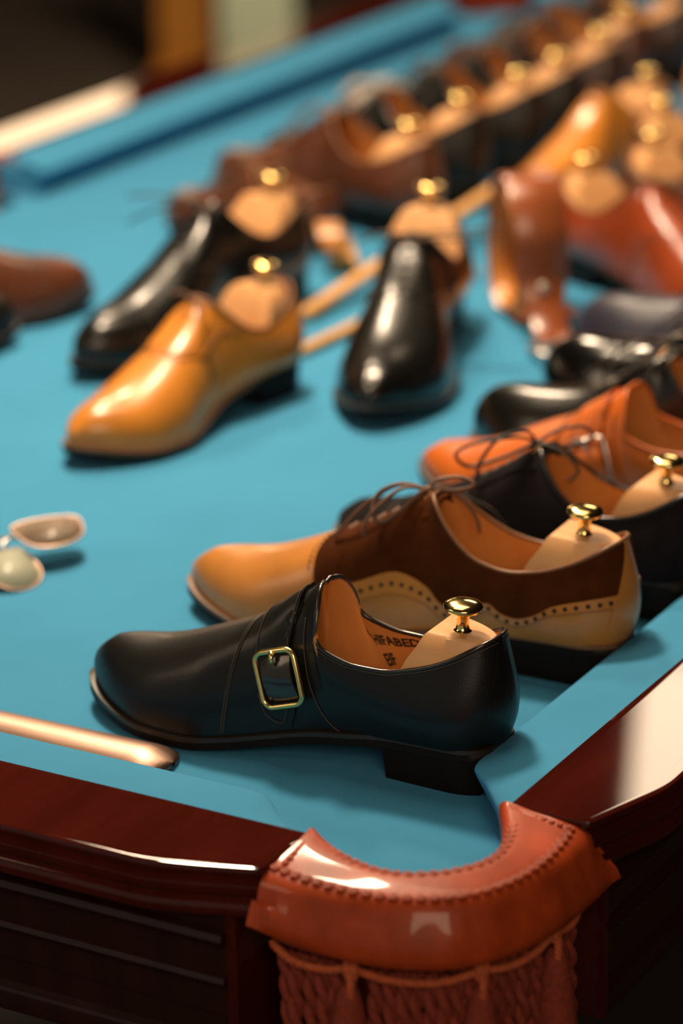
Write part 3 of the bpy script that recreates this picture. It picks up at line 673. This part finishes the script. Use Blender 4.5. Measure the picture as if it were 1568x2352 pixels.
# two tone spectator oxford
def lace_bow(kind='full'):
    if kind == 'full':
        return [[(.018, .006, .004), (.033, .012, -.003), (.034, .020, -.014), (.026, .024, -.020), (.014, .018, -.012), (.004, .006, -.001), (0, 0, 0)],
                [(-.005, -.004, .007), (-.020, -.010, .009), (-.030, -.010, .005), (-.020, -.005, .001), (0, 0, 0)],
                [(.020, .006, .003), (.040, .012, -.010), (.054, .018, -.025), (.063, .022, -.037)],
                [(.014, .010, .003), (.028, .020, -.008), (.036, .026, -.020), (.037, .028, -.030)],
                [(-.012, -.004, .001), (-.026, -.006, -.008), (-.034, -.006, -.019), (-.036, -.006, -.028)]]
s2 = Shoe('spectator_oxford', W(.321, -.0085), HALF + .045, 'tan leather and brown suede brogued oxford, second from the corner pocket', None, .354, 1, TOP_LACE, toe_h=.80)
s2.base('tan2', 'sole', 'welt_brown', 'edge_brown')
# suede quarters: lower border scalloped
def scallop(X):      # t height of the border along the side
    return interp(X, [.03, .09, .145, .175, .205, .235, .258, .285, .315, .345, .375, .400, .47, .60, .66], [.500, .490, .480, .370, .320, .370, .480, .350, .240, .200, .230, .280, .300, .300, .220])
def front(t): return interp(t, [.3, .5, .7, .85, 1.0], [.642, .660, .672, .675, .670])
for sd in (1, -1):
    rows = []
    for X_ in np.concatenate([np.linspace(.035, .62, 60)]):
        t0 = float(scallop(X_)); rows.append([(X_ if t_ < .995 or True else X_, t_, sd) for t_ in np.linspace(t0, .985, 16)])
    s2.patch('suede_quarter', 'suede_brown', rows, .0010)
# suede facing in front of the quarters, rounded front border
vs = 40; rows = []
for k in range(10):
    f = k / 9; row = []
    for j in range(2 * 14 - 1):
        sd = 1 if j < 14 else -1; t_ = .27 + .73 * (j / 13 if j < 14 else (26 - j) / 13); xf_ = float(front(t_)); row.append((.605 + (xf_ - .605) * f, t_, sd))
    rows.append(row)
s2.patch('suede_facing', 'suede_brown', rows, .0012)
bd = []; nB = 34
for sd in (1, -1):
    rows = []
    for X_ in np.linspace(.035, .60, 60):
        t0 = float(scallop(X_)); rows.append([(X_, t0 - .120, sd), (X_, t0 - .06, sd), (X_, t0 + .004, sd)])
    s2.patch('brogue_band', 'tan2', rows, .0019)
    prev = None
    for X_ in np.linspace(.045, .598, 400):
        p = s2.l.pt(X_, float(scallop(X_)) - .058, sd)
        if prev is None or np.linalg.norm(p - prev) > .0074: prev = p; bd.append((X_, float(scallop(X_)) - .058, sd))
s2.dots(bd, .0017, off=.0020)
fd = []
for sd in (1, -1):
    for t_ in np.linspace(.5, .97, 9): fd.append((float(front(t_)) + .012, t_, sd))
s2.dots(fd, .0009, off=.0006, name='vamp_perforations')
s2.seams([[(X_, float(scallop(X_)) - .110, 1) for X_ in np.linspace(.04, .60, 40)]], 'thread_tan', r=.0003, off=.0018)
s2.patch('back_stay', 'tan2', [[(X_, t_, 1) for t_ in np.linspace(.02, .99, 12)] for X_ in np.linspace(.002, .036, 4)], .0012)
s2.tongue('suede_brown', xa=.60, over=.012, up=.004, wid=.016)
s2.laces('lace_brown', [.49, .52, .55, .58, .61, .64], .485, lace_bow(), t=.90, r=.0017)
shoe_tree(s2.l, W(.321, -.0085), HALF + .045, 'beech shoe tree with brass knob in the brown suede and tan oxford')
stamp(s2, 'FIRT & B', .250, .60, .0070)

def oxford(kind, loc, rz, label, upper, sole='sole', welt='welt', edge='edge_black', lace='lace_black', bow=None, q=.7, L=.312, cap=True, foot=1, seam='thread', group=None, tongue=True, thr=.485, **kw):
    s = Shoe(kind, loc, rz, label, group, L, foot, TOP_LACE, q, **kw); s.base(upper, sole, welt, edge)
    if tongue: s.tongue(upper, xa=.58, over=.012, up=.004, wid=.016)
    s.laces(lace, [.49, .52, .55, .58, .61], thr, bow if bow is not None else lace_bow(), t=.90, r=.0016)
    for sd in (1, -1): # facings
        s.patch('facing', upper, [[(X_, t_, sd) for t_ in np.linspace(.66 + .10 * sstep(.55, .66, X_), .975, 6)] for X_ in np.linspace(.47, .645, 10)], .0012)
    se = [[(.645, .97, sd), (.635, .8, sd), (.60, .6, sd), (.53, .42, sd), (.46, .2, sd), (.42, .02, sd)] for sd in (1, -1)]
    if cap: se += [[(.83, .98, sd), (.825, .7, sd), (.815, .4, sd), (.80, .05, sd)] for sd in (1, -1)]
    s.seams(se, seam, r=.0005)
    return s
# dark navy suede
bow3 = [[(.010, .010, .006), (.034, .030, .004), (.050, .032, -.006), (.044, .022, -.018), (.020, .010, -.010), (.002, .002, 0)],
        [(-.010, -.010, .008), (-.026, -.022, .010), (-.034, -.022, .002), (-.018, -.010, -.003), (0, 0, 0)],
        [(.006, .006, .010), (.016, .030, .010), (.026, .040, -.006), (.028, .042, -.020)],
        [(-.006, .004, .002), (-.026, .004, -.004), (-.036, .006, -.014), (-.030, .010, -.022)]]
s3 = oxford('suede_derby', W(.449, -.006), HALF, 'dark navy suede lace-up shoe with thin black bow, behind the spectator oxford', 'suede_navy', bow=bow3, L=.310, q=.85, hgt=.96, toe_h=.78)
shoe_tree(s3.l, W(.449, -.006), HALF, 'beech shoe tree with brass knob in the dark navy suede shoe')
s4 = monk(W(.606, -.004), HALF, 'orange tan monk strap shoe with small silver buckle', 'orange', 'orange', 'silver', q=.7, L=.320, thr='thread_tan', hgt=.93, toe_h=.74)
s5 = oxford('black_derby', W(.687, .004), HALF, 'plain black lace-up shoe behind the orange monk strap shoe', 'black_shine', cap=False, L=.308, toe_h=1.08)
s6 = oxford('patent_oxford', W(.822, .008), HALF, 'glossy patent black shoe with bright glint on the toe', 'black_gloss', cap=False, L=.308, toe_h=1.15)
s7 = oxford('navy_shoe', W(.955, .030), HALF, 'dusky navy leather shoe below the cherry brown shoe', 'navy', cap=False, L=.318, toe_h=1.1)

# middle group
def place(kind, toe, heel, *a, **k): pass
def head(hx, hy, tx, ty): return math.atan2(ty - hy, tx - hx)
side_lace = [[(.004, .016, .004), (.014, .040, .004), (.020, .056, -.004), (.022, .066, -.008)], [(.004, .014, .002), (.020, .034, -.006), (.030, .046, -.016)],
             [(-.004, -.012, .006), (-.006, -.026, .004), (-.002, -.034, -.004)]]
hd = math.radians(172)
sD = Shoe('tan_derby', W(.792, .546), hd, 'bright tan lace-up derby shoe in front of the black oxford pair', None, .286, 1, TOP_LACE, .85, hgt=.93); sD.base('tan', 'sole', 'welt_brown', 'edge_brown')
sD.seams([[(.665, .97, 1), (.640, .74, 1), (.575, .55, 1), (.52, .40, 1), (.50, .2, 1)], [(.665, .97, -1), (.640, .74, -1), (.575, .55, -1), (.52, .40, -1)], [(.30, .98, 1), (.36, .7, 1), (.44, .5, 1), (.52, .40, 1)]], 'thread_tan', r=.0008)
sD.laces('lace_brown', [.49, .52], .49, [[(.004, .010, .004), (.012, .020, .002), (.020, .026, -.004)], [(.002, -.008, .006), (.006, -.016, .004)]], r=.0016)
for sd in (1, -1): sD.patch('facing', 'tan', [[(X_, t_, sd) for t_ in np.linspace(.60 + .2 * sstep(.56, .64, X_), .985, 6)] for X_ in np.linspace(.47, .64, 10)], .0016)
shoe_tree(sD.l, sD.e.location, hd, 'beech shoe tree with brass knob in the bright tan derby', top=(.165, .1075))
hc = math.radians(175.5)
sC = oxford('black_oxford', W(1.038, .683), hc, 'black leather oxford with loose laces behind the bright tan derby', 'black_shine', bow=[[(.002, -.006, .004), (.010, -.040, .006), (.018, -.066, .004)], [(.004, -.010, .002), (.016, -.040, -.006), (.026, -.062, -.018)], [(.004, .012, .004), (.010, .020, -.006)]], L=.322)
sC.e.scale = (1.05,) * 3
t_ = shoe_tree(sC.l, sC.e.location, hc, 'beech shoe tree with brass knob in the black oxford with loose laces'); t_.scale = (1.05,) * 3
he = math.radians(-161)
sE = oxford('black_derby', W(1.040, .529), he, 'black leather derby pointing at the viewer with laces spread sideways', 'black_shine', bow=[[(.004, .020, .004), (.008, .050, .008), (.010, .075, .014)], [(.006, .018, .000), (.010, .040, .002), (.012, .060, .006)], [(.002, -.020, .002), (.004, -.040, -.004)]], L=.318, cap=False, hgt=.90)
sE.e.scale = (1.13,) * 3
t_ = shoe_tree(sE.l, sE.e.location, he, 'beech shoe tree with brass knob in the viewer-facing black derby', top=(.165, .1135)); t_.scale = (1.13,) * 3
# two brown shoes behind
ha = math.radians(74.6)
sA1 = oxford('brown_oxford', W(1.168, .720), ha, 'low reddish brown shoe behind the black oxford with loose laces', 'brown', edge='edge_brown', lace='lace_brown', L=.240, tongue=False, hgt=.66)
ha2 = math.radians(75.5)
sA2 = oxford('brown_oxford', W(1.262, .650), ha2, 'brown leather oxford with pale shoe tree, left end of the far row', 'brown', edge='edge_brown', lace='lace_brown', L=.330)
shoe_tree(sA2.l, sA2.e.location, ha2, 'pale shoe tree with brass knob in the brown oxford at the far row end')

# far row, heels toward the viewer
far = [(1.397, .662, 'black_soft', 'black lace-up shoe in the far row, next to the brown oxford with a pale tree'), (1.530, .660, 'black_soft', 'dark lace-up shoe, third in the far row counting from the left'),
       (1.630, .663, 'black_soft', 'black lace-up shoe, fourth in the far row counting from the left'), (1.771, .677, 'darkbrown', 'dark brown lace-up shoe, fifth in the far row counting from the left'),
       (1.898, .705, 'brown', 'mid brown lace-up shoe, sixth in the far row, below the top edge'), (2.03, .70, 'darkbrown', 'dark shoe at the right end of the far row')]
names = ['black lace-up shoe second in the far row', 'dark shoe third in the far row', 'black lace-up shoe fourth in the far row', 'dark brown shoe fifth in the far row', 'mid brown shoe sixth in the far row', 'dark shoe ending the far row']
for (x, y, c, lb), nm in zip(far, names):
    s = oxford('lace_up_shoe', W(x, y), HALF - .10, lb, c, sole='sole', edge='edge_brown' if c != 'black_soft' else 'edge_black', q=.5, L=.30, tongue=False, group='shoes in the far row')
    shoe_tree(s.l, s.e.location, HALF - .10, 'beech shoe tree with brass knob in the ' + nm)

# cherry brown shoes on the right, toes toward the right rail
h8 = head(1.235, .500, 1.10, .225)
s8 = oxford('cherry_oxford', W(1.232, .492), h8, 'cherry red-brown oxford with pale shoe tree, right of the coiled belt', 'redbrown', edge='edge_brown', lace='lace_brown', L=.318, cap=True)
shoe_tree(s8.l, s8.e.location, h8, 'beech shoe tree with brass knob in the cherry oxford right of the coiled belt')
s9 = oxford('cherry_oxford', W(1.352, .475), h8, 'brown oxford half hidden behind the cherry red-brown oxford', 'brown', edge='edge_brown', lace='lace_brown', L=.316)
shoe_tree(s9.l, s9.e.location, h8, 'beech shoe tree with brass knob in the brown oxford behind the cherry oxford')
s10 = oxford('cherry_oxford', W(1.490, .528), h8, 'dark brown shoe behind the two right-hand oxfords, mostly hidden', 'darkbrown', edge='edge_brown', lace='lace_brown', L=.31, q=.5)
shoe_tree(s10.l, s10.e.location, h8, 'beech shoe tree with brass knob in the mostly hidden dark brown shoe')
hT = head(1.62, .568, 1.37, .600)
sT = Shoe('tan_derby', W(1.632, .566), hT, 'golden tan shoe with its toe behind the coiled belt', None, .300, 1, TOP_LACE, .7); sT.base('tan', 'sole', 'welt_brown', 'edge_brown')
sT.laces('lace_brown', [.49, .52], .49, [[(.004, .010, .004), (.012, .020, .002)]], r=.0016)
shoe_tree(sT.l, sT.e.location, hT, 'beech shoe tree with brass knob in the golden tan shoe behind the coiled belt')
sT2 = Shoe('tan_derby', W(1.80, .60), h8, 'golden tan shoe cut off by the right edge of the picture', None, .300, 1, TOP_LACE, .6); sT2.base('tan', 'sole', 'welt_brown', 'edge_brown')
shoe_tree(sT2.l, sT2.e.location, h8, 'beech shoe tree with brass knob in the golden tan shoe at the right edge')

# shoes cut off at the left edge
hG = math.atan2(-.35, .95)
sG = oxford('brown_oxford', W(.650, 1.01), math.atan2(.843 - 1.02 + .0, .898 - .62), 'mid brown oxford pointing right, cut off by the left edge', 'brown', edge='edge_brown', lace='lace_brown', L=.315)
sH = oxford('black_oxford', W(.515, .985), math.atan2(.840 - .985, .789 - .515), 'black cap toe shoe at the left edge, only its toe showing', 'black', L=.31)

# ------------------------------------------------------------------ belts, sticks, small things
def ribbon(path, wid_dir, wd, th, name, mt, parent, inner=None):
    """path: 3D points, ribbon of width wd along wid_dir and thickness th (towards the inside)"""
    P = [Vector(p) for p in path]; wdv = Vector(wid_dir).normalized(); m = MB(); rows = []
    for i, p in enumerate(P):
        t = (P[min(i + 1, len(P) - 1)] - P[max(i - 1, 0)]).normalized(); n = wdv.cross(t).normalized()
        w_ = wd[i] if hasattr(wd, '__len__') else wd
        a = [(-.5, 0), (-.46, .5), (0, .6), (.46, .5), (.5, 0), (.46, -.5), (0, -.5), (-.46, -.5)]; rows.append([tuple(p + wdv * w_ * u + n * th * v) for u, v in a])
    m.grid(rows, close_v=True); m.F.append(tuple(range(8))); k = len(m.V); m.F.append(tuple(range(k - 8, k))[::-1]); return m.build(name, mt, parent, sh=50)
belt = empty('leather_belt', W(1.062, .447), 0); belt.scale = (.95,) * 3; tag(belt, 'brown leather belt coiled on its edge with silver buckle and tan inside', 'belt')
def belt_path(R0, R1, turns, n=70, start=0.0, el=1.0, x0=0, z0=0):
    P = []
    for k in range(n):
        f = k / (n - 1); a = start + 2 * math.pi * turns * f; r = R0 + (R1 - R0) * f; P.append((x0 + r * math.cos(a), 0, z0 + r * math.sin(a) * el))
    return P
bd_ = Vector((-.68, .73, 0)).normalized()       # axis of the coil (pointing left)
bf_ = Vector((-.73, -.68, 0)).normalized()      # toward the viewer
def bp(u, z, v=0): return tuple(bf_ * u + Vector((0, 0, z)) + bd_ * v)
R_ = .068; ctr = R_ + .0035
coil = []
for k in range(64):
    a = math.pi * (-.46) + 2 * math.pi * 1.9 * k / 63; r = R_ - .0050 * (1.9 * k / 63); coil.append(bp(r * math.cos(a) * .62, ctr + r * math.sin(a), 0))
outer = [bp(.108, .004), bp(.098, .005), bp(.088, .008), bp(.077, .014), bp(.062, .028), bp(.052, .050), bp(.050, ctr), bp(.047, ctr + .030), bp(.030, ctr + .062), bp(.0, ctr + .0745), bp(-.030, ctr + .060), bp(-.048, ctr + .010), bp(-.044, ctr - .040), bp(-.020, .0080)]
ribbon(smooth_path(outer, 6), bd_, [.036 + .018 * min(1, max(0, (i_ - 22) / 10)) for i_ in range(6 * (len(outer) - 1) + 1)], .0032, 'strap', 'beltbrown', belt)
ribbon(smooth_path([bp(.0465, .020), bp(.0475, ctr), bp(.044, ctr + .028), bp(.028, ctr + .057), bp(0, ctr + .069), bp(-.027, ctr + .056), bp(-.044, ctr + .008), bp(-.040, ctr - .036), bp(-.018, .0130), bp(.006, .012), bp(.030, .020)], 6), bd_, .049, .0022, 'strap_inner_side', 'dowel', belt)
ribbon(smooth_path([bp(.030, .016), bp(.041, .040), bp(.042, ctr), bp(.036, ctr + .028), bp(.02, ctr + .050), bp(-.004, ctr + .060), bp(-.024, ctr + .044), bp(-.037, ctr), bp(-.033, .030), bp(-.014, .018), bp(.010, .0175)], 6), bd_, .048, .0030, 'strap_inner_turn', 'tan', belt)
ribbon([bp(.0600, .062 - .036), bp(.0655, .028 - .012), bp(.069, .0225)], bd_, .062, .003, 'keeper_loop', 'beltbrown', belt)
m = MB(); m.lathe([(.0002, .0028), (.003, .0026), (.0048, .0018), (.0052, 0), (.0052, -.002)][::-1], 16, Matrix.Translation(bp(.0565, .046)) @ Matrix.Rotation(0, 4, 'Z') @ bf_.to_track_quat('Z', 'Y').to_matrix().to_4x4() @ Matrix.Rotation(0, 4, 'X')); m.build('snap_stud', 'silver', belt)
m = MB(); pts = []
for cx_, cy_, a0 in ((.012, .024, 0), (-.012, .024, 90), (-.012, -.024, 180), (.012, -.024, 270)):
    for k in range(5):
        a = math.radians(a0 + 90 * k / 4); pts.append(bp(.136 + cx_ + .009 * math.cos(a), .0065 + .004 * (cx_ > 0), cy_ + .009 * math.sin(a)))
m.tube(pts, .0036, 8, closed=True); m.build('belt_buckle', 'silver', belt)
m = MB(); m.tube([bp(.110, .008, -.001), bp(.132, .013, 0), bp(.156, .013, .001)], [.0022, .002, .0015], 8); m.build('buckle_prong', 'silver', belt)
# second, smaller coil
belt2 = empty('leather_belt', W(1.126, .689), 0); belt2.scale = (.8,) * 3; tag(belt2, 'tan belt loop standing beside the heel of the black oxford', 'belt')
v2 = Vector((-.45, .89, 0)).normalized(); u2 = Vector((-.89, -.45, 0)).normalized(); lp = [tuple(u2 * (.030 * math.cos(a)) + Vector((0, 0, .032 + .0285 * math.sin(a))) + v2 * (.012 * math.sin(a))) for a in np.linspace(0, 2 * math.pi * .96, 40)]
ribbon(lp, v2, .030, .0035, 'strap', 'tan2', belt2); ribbon([tuple(Vector(p) * .90 + Vector((0, 0, .0032))) for p in lp], v2, .029, .002, 'strap_inner_side', 'dowel', belt2)
# pale wooden sticks
def stick(a, b, r, z, label):
    a = Vector((a[0], a[1], BZ + z)); b = Vector((b[0], b[1], BZ + z + (b[2] if len(b) > 2 else 0))); e = empty('wooden_stick', a); tag(e, label, 'stick', None); m = MB(); d = b - a
    m.tube([tuple(d * f) for f in (0, .008, .03, .5, .97, .992, 1)], [r * .55, r * .85, r, r, r, r * .85, r * .5], 12, flat=.8); m.build('shaft', 'dowel', e); return e
stick((.954, .628), (1.340, .617, .037), .0078, .0078, 'thicker pale wooden stick passing behind the viewer-facing black derby')
stick((.857, .576), (1.165, .556), .0058, .0058, 'thinner pale wooden stick lying nearer the viewer, with rounded end')
# pale cloth by the far rail
rc = random.Random(3); e = empty('folded_cloth', W(1.80, 1.02), .5); tag(e, 'pale grey folded cloth lying near the far rail', 'cloth'); m = MB(); P = []
for i in range(16):
    row = []
    for j in range(16):
        x = (i / 15 - .5) * .17; y = (j / 15 - .5) * .085; r2 = max(abs(i / 7.5 - 1), abs(j / 7.5 - 1)); row.append((x, y + .006 * math.sin(i * .8), .001 + (.016 + .006 * math.sin(i * 1.1) * math.cos(j * .9)) * (1 - r2 ** 4)))
    P.append(row)
m.grid(P); m.grid([[(p[0], p[1], 0.0005) for p in r][::-1] for r in P]); m.build('cloth_folds', 'paper', e)
# sunglasses
g = empty('sunglasses', W(.300, .480), 0); tag(g, 'sunglasses with thin pale metal rims lying on the cloth at the left edge', 'glasses')
def lens(cx_, cy_, cz, ang, tilt, mt, sc=1.0):
    Mx = Matrix.Translation((cx_, cy_, cz)) @ Matrix.Rotation(ang, 4, 'Z') @ Matrix.Rotation(tilt, 4, 'X'); pts = []
    shape = [(-.026, .010), (-.024, .019), (-.010, .022), (.012, .0215), (.0255, .018), (.0265, .006), (.020, -.010), (.006, -.019), (-.010, -.019), (-.021, -.010)]
    P = smooth_path([(a * sc, b * sc, 0) for a, b in shape], 5, True)
    m = MB(); n = len(P)
    for z in (.0006, -.0006):
        for p in P: m.V.append(tuple(Mx @ Vector((p[0], p[1], z - (p[0] ** 2) * 1.5))))
    m.F = [tuple(range(n)), tuple(range(n, 2 * n))[::-1]] + [(i, (i + 1) % n, n + (i + 1) % n, n + i) for i in range(n)]; m.build('lens', mt, g)
    m = MB(); m.tube([tuple(Mx @ Vector((p[0], p[1], -(p[0] ** 2) * 1.5))) for p in P], .0010, 8, closed=True); m.build('lens_rim', 'rimmetal', g); return Mx
ML = lens(.032, .004, .0215, math.radians(-36), math.radians(10), 'glass_dark', 1.02)
MR = lens(-.020, .002, .0085, math.radians(-5), math.radians(24), 'glass_pale', 1.0)
m = MB(); m.tube([(.016, .026, .021), (.006, .030, .018), (-.010, .022, .012)], .0015, 6); m.build('bridge', 'silver', g)
m = MB(); m.tube([(.020, .024, .019), (.0, .052, .016), (-.040, .105, .004), (-.055, .125, .003)], .0022, 6, flat=.6); m.build('temple_arm', 'welt_brown', g)
m = MB(); m.tube([(-.040, -.004, .004), (-.060, .045, .004), (-.085, .10, .003)], .0022, 6, flat=.6); m.build('temple_arm', 'welt_brown', g)
# shoehorn
horn = empty('shoehorn', W(.054, .199), 0); tag(horn, 'long copper coloured metal shoehorn lying along the near left cushion', 'shoehorn')
m = MB(); rows = []; Lh = .42
for k in range(40):
    f = k / 39; f = f ** 1.6; y = .0 + f * Lh; wd = .0225 * (1 - .25 * f) * math.sqrt(max(0.01, 1 - (1 - min(f / .045, 1)) ** 2)); x = -.008 * f
    rows.append([(x + wd * u, y - .002, .0030 + .0085 * (1 - abs(u) ** 2.2) * min(1, (f / .05 + .12)) ** .6) for u in np.linspace(-1, 1, 13)])
m.grid(rows); R2 = [[(p[0], p[1], p[2] - .0016) for p in r][::-1] for r in rows]; m.grid(R2)
for A, Bq in (([r[0] for r in rows], [r[-1] for r in R2]), ([r[-1] for r in rows], [r[0] for r in R2]), (rows[0], rows[0])): m.grid(np.stack([np.array(A), np.array(Bq)], 1))
m.build('blade', 'copper', horn)

# ------------------------------------------------------------------ background
m = MB(); P = []
post = empty('wooden_post', (4.75, 3.20, 0)); tag(post, 'orange wooden post standing behind the table, out of focus', 'post')
m = MB(); m.box(-.045, .045, -.045, .045, 0, 1.3); m.build('shaft', 'post', post, False); m = MB(); m.box(-.06, .06, -.06, .06, 0, .05); m.build('foot', 'post', post, False)
cur = empty('curtain', (4.97, 3.14, 0)); tag(cur, 'pale green hanging cloth right of the orange post, out of focus', 'curtain'); m = MB(); P = []
for j, z in enumerate(np.linspace(.02, 1.8, 10)): P.append([(.17 * (k / 40 - .5) * .5, -.17 * (k / 40 - .5) * .87 + .012 * math.sin(k * .9), z) for k in range(41)])
m.grid(P); m.grid([[(p[0] + .012, p[1] + .006, p[2]) for p in r][::-1] for r in P]); m.build('fabric', 'curtain', cur); m = MB(); m.tube([(-.06, .10, 1.81), (.06, -.10, 1.81)], .012, 10); m.build('rod', 'post', cur)

# groups of like things
for group, things in (('shoes in a row along the right cushion', (s1, s2, s3, s4, s5, s6, s7)), ('shoes in the middle of the table', (sD, sC, sE, sA1)), ('shoes on the right beyond the belt', (s8, s9, s10, sT, sT2)), ('shoes at the left edge', (sG, sH))):
    for q_ in things: q_.e['group'] = group
sA2.e['group'] = 'shoes in the far row'
for o_ in bpy.data.objects:
    if o_.parent is None and o_.name.startswith('wooden_stick'): o_['group'] = 'pale wooden sticks'
    if o_.parent is None and o_.name.startswith('leather_belt'): o_['group'] = 'coiled belts'
